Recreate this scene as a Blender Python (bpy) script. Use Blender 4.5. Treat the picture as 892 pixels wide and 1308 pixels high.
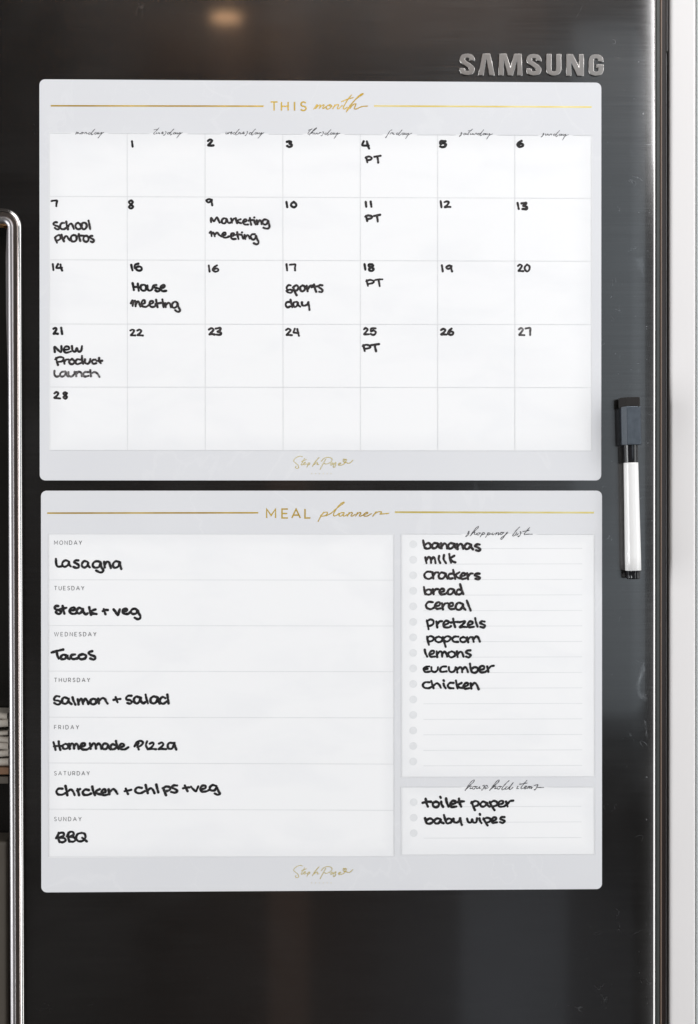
import bpy, bmesh, math, random, re
from mathutils import Vector, Matrix
random.seed(7)
for o in list(bpy.data.objects): bpy.data.objects.remove(o)
SC = bpy.context.scene; COL = SC.collection

# ------------------------------------------------------------------ camera
F, DIST = 1817.0, 1.0665
YAW, PITCH, ROLL = (math.radians(a) for a in (1.206, -0.162, -0.018))
cy, sy, cp, sp, cr, sr = math.cos(YAW), math.sin(YAW), math.cos(PITCH), math.sin(PITCH), math.cos(ROLL), math.sin(ROLL)
FW = Vector((sy*cp, cy*cp, sp)); R0 = Vector((cy, -sy, 0)); U0 = R0.cross(FW)
RT = R0*cr + U0*sr; UP = -R0*sr + U0*cr
cam = bpy.data.cameras.new('camera'); camo = bpy.data.objects.new('camera', cam); COL.objects.link(camo)
M = Matrix((RT, UP, -FW)).transposed().to_4x4(); M.translation = Vector((0, -DIST, 0)); camo.matrix_world = M
cam.sensor_fit = 'VERTICAL'; cam.sensor_height = 36; cam.lens = 36*F/1308; cam.clip_end = 50; cam.clip_start = .05
SC.camera = camo
# ------------------------------------------------------------------ world and lamps
W = bpy.data.worlds.new('World'); SC.world = W; W.use_nodes = True
W.node_tree.nodes['Background'].inputs[0].default_value = (1, .92, .86, 1)
W.node_tree.nodes['Background'].inputs[1].default_value = .05
SC.view_settings.view_transform = 'Standard'; SC.view_settings.look = 'None'
SC.view_settings.exposure = 0; SC.view_settings.gamma = 1
def lamp(name, loc, target, sx, sz, radiance, col=(1, 1, 1), shape='RECTANGLE'):
    l = bpy.data.lights.new(name, 'AREA'); l.shape = shape; l.size = sx; l.size_y = sz; l.color = col
    a = sx*sz*(math.pi/4 if shape in ('DISK', 'ELLIPSE') else 1)
    l.energy = radiance*math.pi*a
    o = bpy.data.objects.new(name, l); COL.objects.link(o); o.location = loc
    o.rotation_euler = (Vector(target)-Vector(loc)).to_track_quat('-Z', 'Y').to_euler()
    return o
lamp('upper_window_light', (1.70, -1.25, 1.12), (0, 0, .0), .8, .80, 11.5, (.985, .99, 1))
lamp('added_edge_glint_light', (2.2, -.9, -.35), (0, 0, -.2), 1.4, 2.5, 2.7, (.97, .99, 1))  # added lamp, mainly for the white glint down the door's rounded edge
lamp('ceiling_light', (.7, -1.9, 1.85), (0, 0, -.15), 1.6, .8, 8.6, (1, .992, .985))
lamp('room_bounce_light', (-2.0, -.85, -.3), (0, 0, -.2), 1.0, 1.6, 8.5, (.97, .985, 1))
lamp('added_side_panel_light', (.97, -2.0, .30), (.97, 0, .30), .84, 1.5, 1.15, (.80, .91, 1))  # added dim panel that lightens the steel right of the planners
lamp('added_low_band_light', (.49, -2.5, -1.25), (.49, 0, -1.25), .27, .72, .58, (.8, .88, 1))  # strip lamp added to mirror a bluish band low on the door
lamp('added_frame_band_light', (-.075, -2.5, -.1), (-.075, 0, 0), .10, 3.0, .42, (1, .60, .42))  # added lamp standing in for a brown door frame mirrored in the steel
lamp('added_narrow_band_light', (-.23, -2.6, 1.05), (-.23, 0, 1.05), .09, .5, .40, (1, .62, .45))  # second added strip, for another warm vertical band in the steel
lamp('added_warm_patch_light', (.36, -2.5, 1.38), (.36, 0, 1.38), .42, .45, .5, (1, .66, .48))  # added lamp, gives the warm reflection near the top of the door
lamp('downlight', (-.232, -2.5, 1.226), (-.232, -2.5, 0), .078, .078, 30, (1, .58, .30), 'DISK')

# ------------------------------------------------------------------ helpers
def at(px, py, y0=0.0):                       # point of the photograph on the plane y = y0 (metres)
    d = FW + RT*((px-446)/F) + UP*((654-py)/F)
    t = (y0+DIST)/d.y
    return Vector((d.x*t, y0, d.z*t))
PX = DIST/F
def put(name, me, m=None, parent=None):
    o = bpy.data.objects.new(name, me); COL.objects.link(o)
    if m is not None:
        me.materials.clear(); me.materials.append(m)
    if parent is not None: o.parent = parent
    return o
def mesh(name, verts, faces, m, parent=None, smooth=False):
    me = bpy.data.meshes.new(name); me.from_pydata([tuple(v) for v in verts], [], faces); me.update()
    if smooth:
        for p in me.polygons: p.use_smooth = True
    return put(name, me, m, parent)
def empty(name, loc, label, cat, group=None):
    o = bpy.data.objects.new(name, None); COL.objects.link(o); o.location = loc; o.empty_display_size = .02
    o['label'] = label; o['category'] = cat
    if group: o['group'] = group
    return o
def box(name, x0, x1, y0, y1, z0, z1, m, parent=None, bev=0.0, seg=2):
    bm = bmesh.new(); bmesh.ops.create_cube(bm, size=1)
    for v in bm.verts:
        v.co = Vector(((x0+x1)/2+v.co.x*(x1-x0), (y0+y1)/2+v.co.y*(y1-y0), (z0+z1)/2+v.co.z*(z1-z0)))
    if bev: bmesh.ops.bevel(bm, geom=bm.edges[:], offset=bev, segments=seg, affect='EDGES', profile=.5)
    me = bpy.data.meshes.new(name); bm.to_mesh(me); bm.free()
    return put(name, me, m, parent)
# ------------------------------------------------------------------ materials
def nodes(name):
    m = bpy.data.materials.new(name); m.use_nodes = True
    nt = m.node_tree; return m, nt, nt.nodes['Principled BSDF']
def plain(name, col, rough=.5, metal=0, spec=.5, coat=0, noise=0, nscale=80, nstretch=(1, 1, 1), bump=0):
    m, nt, b = nodes(name)
    b.inputs['Base Color'].default_value = (*col, 1); b.inputs['Roughness'].default_value = rough
    b.inputs['Metallic'].default_value = metal; b.inputs['Specular IOR Level'].default_value = spec
    b.inputs['Coat Weight'].default_value = coat
    tc = nt.nodes.new('ShaderNodeTexCoord'); mp = nt.nodes.new('ShaderNodeMapping'); mp.inputs['Scale'].default_value = nstretch
    nz = nt.nodes.new('ShaderNodeTexNoise'); nz.inputs['Scale'].default_value = nscale; nz.inputs['Detail'].default_value = 5
    nt.links.new(tc.outputs['Object'], mp.inputs[0]); nt.links.new(mp.outputs[0], nz.inputs['Vector'])
    if noise:
        mx = nt.nodes.new('ShaderNodeMix'); mx.data_type = 'RGBA'
        mx.inputs[6].default_value = (*[c*(1-noise) for c in col], 1); mx.inputs[7].default_value = (*[min(1, c*(1+noise)) for c in col], 1)
        nt.links.new(nz.outputs[0], mx.inputs[0]); nt.links.new(mx.outputs[2], b.inputs['Base Color'])
        mr = nt.nodes.new('ShaderNodeMapRange'); mr.inputs[3].default_value = rough*.8; mr.inputs[4].default_value = min(1, rough*1.2)
        nt.links.new(nz.outputs[0], mr.inputs[0]); nt.links.new(mr.outputs[0], b.inputs['Roughness'])
    if bump:
        bp = nt.nodes.new('ShaderNodeBump'); bp.inputs['Strength'].default_value = bump; bp.inputs['Distance'].default_value = .0002
        nt.links.new(nz.outputs[0], bp.inputs['Height']); nt.links.new(bp.outputs[0], b.inputs['Normal'])
    return m
class G:                                       # small node-graph writer
    def __init__(s, nt): s.nt = nt
    def n(s, t, **k):
        x = s.nt.nodes.new(t)
        for a, v in k.items(): setattr(x, a, v)
        return x
    def m(s, op, a, b=None, clamp=False):
        x = s.n('ShaderNodeMath', operation=op, use_clamp=clamp)
        for i, v in enumerate((a, b)):
            if v is None: continue
            if isinstance(v, (int, float)): x.inputs[i].default_value = v
            else: s.nt.links.new(v, x.inputs[i])
        return x.outputs[0]
    def rng(s, v, a, b, c, d, mode='SMOOTHSTEP'):
        x = s.n('ShaderNodeMapRange', interpolation_type=mode)
        s.nt.links.new(v, x.inputs[0])
        for i, q in enumerate((a, b, c, d)): x.inputs[i+1].default_value = q
        return x.outputs[0]
    def mix(s, f, a, b):
        x = s.n('ShaderNodeMix', data_type='RGBA')
        if isinstance(f, (int, float)): x.inputs[0].default_value = f
        else: s.nt.links.new(f, x.inputs[0])
        for i, v in ((6, a), (7, b)):
            if isinstance(v, tuple): x.inputs[i].default_value = (*v, 1)
            else: s.nt.links.new(v, x.inputs[i])
        return x.outputs[2]
    def noise(s, vec, scale, detail=4, dist=0, stretch=None):
        if stretch:
            mp = s.n('ShaderNodeMapping'); mp.inputs['Scale'].default_value = stretch
            s.nt.links.new(vec, mp.inputs[0]); vec = mp.outputs[0]
        x = s.n('ShaderNodeTexNoise'); x.inputs['Scale'].default_value = scale; x.inputs['Detail'].default_value = detail
        x.inputs['Distortion'].default_value = dist; s.nt.links.new(vec, x.inputs['Vector'])
        return x.outputs[0]

def door_steel():
    m, nt, b = nodes('black_brushed_steel'); g = G(nt)
    tc = g.n('ShaderNodeTexCoord').outputs['Object']
    sx = g.n('ShaderNodeSeparateXYZ'); nt.links.new(tc, sx.inputs[0]); X, Z = sx.outputs[0], sx.outputs[2]
    grain = g.noise(tc, 420, 6, 0, (.035, 1, 3))
    fine = g.noise(tc, 1900, 2)
    cloud = g.noise(tc, 9, 5, .6)
    base = g.mix(g.rng(g.m('ADD', g.m('MULTIPLY', grain, .75), g.m('MULTIPLY', fine, .25)), .3, .7, 0, 1), (.090, .087, .086), (.112, .110, .109))
    # smears and fine scratches left by wiping, thickest at the open strip beside the planners
    warp = g.noise(tc, 26, 6, 1.4)
    line = g.m('ABSOLUTE', g.m('SUBTRACT', warp, .5))
    hair = g.m('MULTIPLY', g.rng(line, 0, .0035, 1, 0), g.rng(g.noise(tc, 55, 3), .57, .68, 0, 1))
    smear = g.m('MULTIPLY', g.rng(g.noise(tc, 60, 6, .8, (1.2, 1, .55)), .62, .80, 0, 1), g.rng(g.noise(tc, 14, 2), .5, .62, 0, 1))
    spots = g.rng(g.noise(tc, 330, 2), .73, .79, 0, 1)
    side = g.rng(X, .17, .22, .25, 1)
    dirt = g.m('MULTIPLY', g.m('ADD', g.m('ADD', g.m('MULTIPLY', hair, .55), g.m('MULTIPLY', smear, .6)), g.m('MULTIPLY', spots, .45)), side, True)
    col = g.mix(g.m('MULTIPLY', dirt, .55), base, (.62, .64, .66))
    nt.links.new(col, b.inputs['Base Color'])
    b.inputs['Metallic'].default_value = 1
    r = g.m('ADD', g.rng(cloud, .3, .7, .185, .235), g.m('ADD', g.m('MULTIPLY', grain, .05), g.m('MULTIPLY', dirt, .25)))
    nt.links.new(r, b.inputs['Roughness'])
    tg = g.n('ShaderNodeTangent', direction_type='UV_MAP'); tg.uv_map = 'UVMap'; nt.links.new(tg.outputs[0], b.inputs['Tangent'])
    b.inputs['Anisotropic'].default_value = .68; b.inputs['Anisotropic Rotation'].default_value = 0.0
    b.inputs['Coat Weight'].default_value = .55; b.inputs['Coat Roughness'].default_value = .06
    bp = g.n('ShaderNodeBump'); bp.inputs['Strength'].default_value = .05; bp.inputs['Distance'].default_value = .0001
    nt.links.new(grain, bp.inputs['Height']); nt.links.new(bp.outputs[0], b.inputs['Normal'])
    return m

def board_print(name, rects, vein=1.0, seed=0.0):
    """laminated magnet sheet: grey marble print with feathered white writing fields (rects in metres, local x/z)"""
    m, nt, b = nodes(name); g = G(nt)
    tc = g.n('ShaderNodeTexCoord').outputs['Object']
    sx = g.n('ShaderNodeSeparateXYZ'); nt.links.new(tc, sx.inputs[0]); X, Z = sx.outputs[0], sx.outputs[2]
    field = None
    for (x0, x1, z0, z1, fe) in rects:
        dx = g.m('SUBTRACT', (x1-x0)/2, g.m('ABSOLUTE', g.m('SUBTRACT', X, (x0+x1)/2)))
        dz = g.m('SUBTRACT', (z1-z0)/2, g.m('ABSOLUTE', g.m('SUBTRACT', Z, (z0+z1)/2)))
        d = g.m('MINIMUM', dx, dz)
        f = g.m('MULTIPLY', g.m('GREATER_THAN', d, 0), g.rng(d, 0, fe, .72, 1))
        field = f if field is None else g.m('MAXIMUM', field, f)
    mp = g.n('ShaderNodeMapping'); mp.inputs['Location'].default_value = (seed, seed*.7, seed*1.3); nt.links.new(tc, mp.inputs[0]); tc2 = mp.outputs[0]
    w1 = g.noise(tc2, 7, 9, .9, (1, 1, .62)); v1 = g.rng(g.m('ABSOLUTE', g.m('SUBTRACT', w1, .5)), 0, .010, 1, 0)
    w2 = g.noise(tc2, 23, 6, .7); v2 = g.rng(g.m('ABSOLUTE', g.m('SUBTRACT', w2, .48)), 0, .012, 1, 0)
    v2 = g.m('MULTIPLY', v2, g.rng(g.noise(tc2, 8, 2), .5, .62, 0, 1))
    cl = g.noise(tc2, 11, 4)
    marble = g.mix(cl, (.665, .668, .692), (.715, .717, .733))
    marble = g.mix(g.m('MULTIPLY', g.m('MAXIMUM', v1, v2), .16*vein), marble, (.80, .80, .81))
    wipe = g.rng(g.noise(tc2, 16, 6, .5, (1, 1, 2.2)), .42, .75, 0, 1)
    nt.links.new(g.mix(field, marble, g.mix(wipe, (.855, .853, .858), (.825, .825, .835))), b.inputs['Base Color'])
    b.inputs['Roughness'].default_value = .33; b.inputs['Specular IOR Level'].default_value = .22
    return m

def ink(name, lo, hi, scale=900):
    m, nt, b = nodes(name); g = G(nt)
    tc = g.n('ShaderNodeTexCoord').outputs['Object']
    f = g.rng(g.noise(tc, scale, 5), .35, .72, 0, 1)
    nt.links.new(g.mix(f, lo, hi), b.inputs['Base Color'])
    b.inputs['Roughness'].default_value = .55; b.inputs['Specular IOR Level'].default_value = .25
    return m
def gold(name, a, b_, rough=.3):
    m, nt, b = nodes(name); g = G(nt)
    tc = g.n('ShaderNodeTexCoord').outputs['Object']
    nt.links.new(g.mix(g.rng(g.noise(tc, 25, 4), .35, .65, 0, 1), a, b_), b.inputs['Base Color'])
    b.inputs['Metallic'].default_value = .55; b.inputs['Roughness'].default_value = rough
    return m
M_DOOR = door_steel()
M_INK = ink('black_marker_ink', (.006, .006, .007), (.034, .032, .033), 600)
M_INKB = ink('worn_marker_ink', (.013, .011, .012), (.058, .05, .05), 700)
M_INKC = ink('faded_marker_ink', (.03, .027, .028), (.19, .18, .18), 500)
M_GREY = ink('grey_print', (.09, .09, .095), (.15, .15, .155))
M_SCRIPT = ink('script_print', (.045, .045, .05), (.11, .11, .115))
M_RULE = ink('pale_rule_print', (.675, .68, .69), (.72, .725, .73), 60)
M_DOT = ink('pale_dot_print', (.71, .715, .725), (.745, .75, .76), 300)
M_GOLD = gold('gold_foil', (.64, .40, .04), (.95, .68, .14))
M_GOLDP = gold('pale_gold_foil', (.86, .67, .16), (1, .88, .42))
M_CHROME = plain('polished_chrome', (.62, .60, .59), .13, 1, noise=.05, nscale=30)
M_SATIN = plain('satin_bezel_metal', (.36, .345, .35), .42, 1, noise=.06, nscale=200, nstretch=(1, 1, .05))
M_BADGE = plain('badge_metal', (.27, .255, .245), .30, 1, noise=.03, nscale=160, nstretch=(1, 1, .25))

# ------------------------------------------------------------------ stroke writer (thin printed or written sheets)
def catmull(p, step):
    if len(p) < 3: 
        a, b = p[0], p[-1]; n = max(2, int(math.dist(a, b)/step)); return [(a[0]+(b[0]-a[0])*i/n, a[1]+(b[1]-a[1])*i/n) for i in range(n+1)]
    q = [(2*p[0][0]-p[1][0], 2*p[0][1]-p[1][1])]+list(p)+[(2*p[-1][0]-p[-2][0], 2*p[-1][1]-p[-2][1])]
    out = []
    for i in range(1, len(q)-2):
        n = max(2, int(math.dist(q[i], q[i+1])/step))
        for k in range(n):
            t = k/n; t2, t3 = t*t, t*t*t
            out.append(tuple(.5*(2*q[i][c]+(q[i+1][c]-q[i-1][c])*t+(2*q[i-1][c]-5*q[i][c]+4*q[i+1][c]-q[i+2][c])*t2+(3*q[i][c]-q[i-1][c]-3*q[i+1][c]+q[i+2][c])*t3) for c in (0, 1)))
    out.append(tuple(p[-1])); return out
class Sheet:
    """collects pen strokes given in photograph pixels and lays them on the plane y = y0"""
    def __init__(s, y0): s.v, s.f, s.y, s.k = [], [], y0, 0
    def stroke(s, pts, w, cap=True, straight=False, wob=0.0, taper=None):
        q = [tuple(p) for p in pts]; pts = [q[0]]+[b for a, b in zip(q, q[1:]) if math.dist(a, b) > 1e-4]
        step = .34 if w > 1.5 else .2
        P = catmull(pts, step) if not straight else pts
        n = len(P); L = []; R = []; s.k += 1; y = s.y-.000012*s.k; ph = random.random()*9
        base = len(s.v)
        for i, p in enumerate(P):
            if straight: a = P[max(i-1, 0)]; b = P[min(i+1, n-1)]
            else: a = P[max(i-1, 0)]; b = P[min(i+1, n-1)]
            dx, dy = b[0]-a[0], b[1]-a[1]; l = math.hypot(dx, dy) or 1; dx /= l; dy /= l
            h = w/2*(1+wob*math.sin(i*.2+ph)+wob*.6*math.sin(i*.5+ph*2))
            if taper: h *= taper[0]+(taper[1]-taper[0])*i/(n-1)
            if straight and 0 < i < n-1:                     # mitre
                d1 = (P[i][0]-P[i-1][0], P[i][1]-P[i-1][1]); d2 = (P[i+1][0]-P[i][0], P[i+1][1]-P[i][1])
                l1, l2 = math.hypot(*d1), math.hypot(*d2); c = (d1[0]*d2[0]+d1[1]*d2[1])/(l1*l2)
                dx, dy = d1[0]/l1+d2[0]/l2, d1[1]/l1+d2[1]/l2; l = math.hypot(dx, dy) or 1; dx /= l; dy /= l
                h = h/max(.5, math.sqrt((1+c)/2))
            yy = y-.000008*i/n
            s.v.append(at(p[0]-dy*h, p[1]+dx*h, yy)); s.v.append(at(p[0]+dy*h, p[1]-dx*h, yy))
            j = len(s.v)-2
            if i: s.f.append((prev, prev+1, j+1, j))
            prev = j
            if cap and i in (0, n-1):
                sg = -1 if i == 0 else 1; c0 = len(s.v); s.v.append(at(p[0], p[1], yy))
                m_ = 7
                for k in range(m_+1):
                    t = math.pi*k/m_ - math.pi/2
                    ex, ey = math.cos(t)*sg, math.sin(t)
                    s.v.append(at(p[0]+(dx*ex-dy*ey)*h, p[1]+(dy*ex+dx*ey)*h, yy))
                for k in range(m_): s.f.append((c0, c0+1+k, c0+2+k))
    def dot(s, x, y, r, n=20):
        c = len(s.v); s.k += 1; yy = s.y-.000012*s.k
        for k in range(n): s.v.append(at(x+r*math.cos(2*math.pi*k/n), y+r*math.sin(2*math.pi*k/n), yy))
        s.f.append(tuple(range(c, c+n)))
    def build(s, name, m, parent):
        iv = parent.location if parent else Vector()
        return mesh(name, [v-iv for v in s.v], s.f, m, parent)

# zoom frames used when measuring the photograph: origin and pixels per photograph pixel
RG = dict(A=(50, 150, 5.575), B=(210, 150, 5.575), C=(350, 150, 4.956), D=(530, 150, 3.717), E=(50, 320, 4.46), F=(250, 320, 3.431),
          G=(510, 320, 3.431), T=(320, 110, 4.956), U=(320, 635, 4.46), M=(55, 680, 5.575), N=(55, 800, 4.956), O=(55, 920, 3.717),
          P=(505, 665, 4.46), Q=(505, 780, 4.46), R=(505, 980, 4.46), S=(360, 575, 8.109), V=(360, 1100, 8.109))
def rp(r, p): a, b, k = RG[r]; return (a+p[0]/k, b+p[1]/k)

# glyphs of the hand: x 0..1 across the letter, y in x-heights above the baseline
H = {
 'a': [[(.80, .86), (.48, 1.0), (.10, .68), (.10, .22), (.38, .02), (.66, .3), (.80, .92), (.80, .35), (1.0, -.02)]],
 'b': [[(.06, 1.5), (.08, .8), (.12, .08)], [(.12, .5), (.45, .86), (.92, .62), (.86, .15), (.45, -.03), (.14, .12)]],
 'c': [[(.86, .88), (.52, .99), (.12, .62), (.14, .2), (.5, .0), (1.0, .16)]],
 'd': [[(.84, .7), (.48, .92), (.08, .55), (.15, .1), (.5, .0), (.86, .4), (.90, 1.5), (.90, .6), (1.0, .0)]],
 'e': [[(.14, .48), (.55, .50), (.86, .72), (.6, .99), (.2, .8), (.08, .35), (.4, .0), (1.0, .12)]],
 'g': [[(.80, .82), (.5, 1.0), (.12, .72), (.16, .25), (.5, .12), (.80, .5), (.86, .92), (.92, .2), (.96, -.45), (.62, -.78), (.18, -.58)]],
 'h': [[(.06, 1.5), (.10, .8), (.12, .0)], [(.14, .45), (.5, .92), (.82, .72), (.96, .0)]],
 'i': [[(.4, .95), (.6, .0)], [(.38, 1.42), (.42, 1.36)]],
 'I': [[(.3, 1.15), (.5, .0)]],
 'k': [[(.06, 1.45), (.12, .7), (.14, .0)], [(.85, .95), (.5, .7), (.2, .48), (.5, .25), (.98, .0)]],
 'l': [[(.3, 1.4), (.45, .7), (.6, .0)]],
 'm': [[(.03, .95), (.08, .0)], [(.08, .45), (.28, .95), (.46, .8), (.50, .02)], [(.50, .45), (.70, .97), (.90, .75), (1.0, .0)]],
 'n': [[(.05, .95), (.10, .0)], [(.12, .45), (.5, .97), (.84, .72), (1.0, .0)]],
 'o': [[(.5, .98), (.12, .74), (.08, .3), (.42, .0), (.86, .24), (.92, .72), (.62, .98), (.38, .95)]],
 'p': [[(.06, .98), (.12, .3), (.22, -.72)], [(.08, .62), (.42, .98), (.86, .82), (.84, .35), (.5, .1), (.16, .22)]],
 'r': [[(.06, .95), (.20, .0)], [(.18, .42), (.5, .88), (.98, .9)]],
 's': [[(.92, .88), (.52, 1.0), (.14, .78), (.4, .54), (.84, .34), (.72, .04), (.3, -.02), (.04, .12)]],
 'S': [[(.95, 1.02), (.55, 1.2), (.1, .95), (.12, .55), (.5, .62), (.92, .45), (.8, .05), (.4, -.05), (.06, .2)]],
 't': [[(.42, 1.35), (.46, .5), (.62, .02)], [(.0, .82), (.5, .86), (1.0, .88)]],
 'u': [[(.05, .98), (.10, .3), (.42, .0), (.78, .28), (.90, .98), (.90, .5), (1.02, .02)]],
 'U': [[(.05, .98), (.10, .3), (.45, .0), (.85, .35), (.95, .98)]],
 'v': [[(.03, .95), (.3, .4), (.5, .0), (.72, .55), (1.0, 1.0)]],
 'w': [[(.03, .95), (.12, .2), (.32, .05), (.5, .7), (.62, .1), (.82, .1), (1.0, .98)]],
 'y': [[(.05, .95), (.15, .3), (.45, .12), (.8, .4), (.88, .95)], [(.88, .95), (.92, .2), (1.0, -.6)]],
 'z': [[(.05, .92), (.55, .96), (.88, .88), (.5, .42), (.08, .06), (.5, .04), (1.0, .02)]],
 'H': [[(.06, 1.25), (.16, .0)], [(.88, 1.28), (.90, .0)], [(.12, .6), (.5, .62), (.9, .66)]],
 'Z': [[(.05, .88), (.5, 1.0), (.78, .8), (.45, .3), (.08, .04), (.5, .08), (1.02, .04)]],
 'M': [[(.05, .0), (.08, .55), (.10, 1.05), (.34, .5), (.46, .3), (.65, .7), (.86, 1.05), (.92, .5), (1.0, .0)]],
 'N': [[(.08, .0), (.06, .95)], [(.06, .95), (.5, .5), (.86, .05)], [(.86, .05), (.95, .98)]],
 'P': [[(.12, 1.15), (.16, .6), (.25, -.08)], [(.02, .85), (.4, 1.22), (.92, 1.05), (.88, .62), (.5, .42), (.2, .42)]],
 'p2': [[(.10, .95), (.24, -.02)], [(.02, .80), (.45, 1.05), (.95, .85), (.82, .52), (.24, .36)]],
 'T': [[(-.02, 1.0), (.5, 1.12), (1.0, 1.22)], [(.46, 1.1), (.55, .5), (.62, .0)]],
 'L': [[(.12, 1.35), (.08, .6), (.2, .08), (.55, .0), (1.0, .12)]],
 'B': [[(.1, 1.0), (.12, .5), (.2, .0)], [(.05, .85), (.45, 1.05), (.85, .85), (.6, .55), (.3, .52), (.75, .5), (.98, .25), (.65, .0), (.2, .02)]],
 'Q': [[(.5, 1.0), (.1, .75), (.08, .25), (.45, .0), (.85, .25), (.86, .75), (.5, 1.0)], [(.55, .35), (.8, .1), (1.02, -.06)]],
 '+': [[(.0, .5), (.45, .46), (1.0, .62)], [(.34, .88), (.40, .45), (.46, .08)]],
 '0': [[(.5, 1.0), (.1, .7), (.12, .25), (.5, .0), (.9, .3), (.88, .75), (.5, 1.0)]],
 '1': [[(.35, 1.0), (.65, .0)]],
 '2': [[(.08, .82), (.45, 1.0), (.78, .8), (.5, .4), (.1, .06), (.5, .05), (1.0, .03)]],
 '3': [[(.05, .92), (.5, 1.0), (.78, .88), (.5, .58), (.85, .4), (.8, .1), (.45, .0), (.1, .12)]],
 '4': [[(.28, 1.0), (.08, .55), (.1, .4), (.9, .38)], [(.72, .98), (.82, .4), (.95, -.05)]],
 '5': [[(.9, .95), (.2, .98), (.14, .55), (.5, .66), (.92, .42), (.75, .05), (.4, .0), (.1, .1)]],
 '6': [[(.7, 1.0), (.2, .7), (.05, .3), (.4, .0), (.88, .12), (.9, .42), (.55, .55), (.15, .35)]],
 '7': [[(.0, .95), (.45, .98), (.95, .95), (.88, .5), (.85, .0)]],
 '8': [[(.85, .82), (.5, 1.0), (.15, .8), (.45, .52), (.85, .28), (.5, .0), (.12, .22), (.5, .52), (.85, .82)]],
 '9': [[(.85, .88), (.5, 1.0), (.1, .75), (.35, .45), (.75, .6), (.88, .92), (.86, .5), (.95, .0)]],
}
def write(sheet, r, y0, y1, xh, spec, w=2.35, jit=.035):
    """spec: 'b155-200 a205-250' - glyph and its left and right edge in the frame r"""
    it = re.findall(r'([A-Za-z]2|[A-Za-z0-9+])(?::)(\d+)-(\d+)', spec)
    X0 = int(it[0][1]); X1 = int(it[-1][2]); k = RG[r][2]
    for ch, xl, xr in it:
        xl, xr = int(xl), int(xr); half = w*k/2*1.08
        for st in H[ch]:
            pts = []
            for (x, y) in st:
                x = xl+half*.5+(xr-xl-half*1.0)*(x+random.uniform(-jit, jit)); by = y0+(y1-y0)*(x-X0)/max(1, X1-X0)
                yy = by-half*.7-(xh-half*1.4)*(y+random.uniform(-jit, jit))
                pts.append(rp(r, (x+(by-yy)*-.03, yy)))
            sheet.stroke(pts, 1.09*w*random.uniform(.95, 1.06), wob=.07)

# handwriting measured stroke by stroke: frame, ink, text, pen width, strokes ("x,y x,y / ...")
RG.update(a1=(60, 765, 6.862), a2=(60, 940, 4.956), a3=(60, 995, 3.878), a4=(60, 270, 12.743), a5=(260, 270, 8.92), a6=(160, 330, 11.15), a7=(355, 330, 6.152),
          b1=(590, 668, 8.92), b2=(590, 990, 8.109), w1=(90, 160, 17.84), w2=(190, 160, 17.84), w3=(284, 160, 14.867), w4=(388, 160, 17.84), w5=(488, 160, 17.84), w6=(582, 160, 17.84), w7=(688, 160, 17.84))
def traced(sheet, r, text, w, jit=.22, wob=.1):
    for st in text.split('/'):
        P = [tuple(float(q) for q in p.split(',')) for p in st.split()]
        if not P: continue
        ws = w*random.uniform(.94, 1.07)
        pts = [rp(r, p) for p in P]; pts = [(x+random.uniform(-jit, jit)*.5, y+random.uniform(-jit, jit)*.5) for x, y in pts]
        if len(pts) == 1 or (len(pts) == 2 and math.dist(*pts) < .9): sheet.dot(pts[0][0], pts[0][1], ws*.52, 12)
        else: sheet.stroke(pts, ws, wob=wob)
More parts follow.
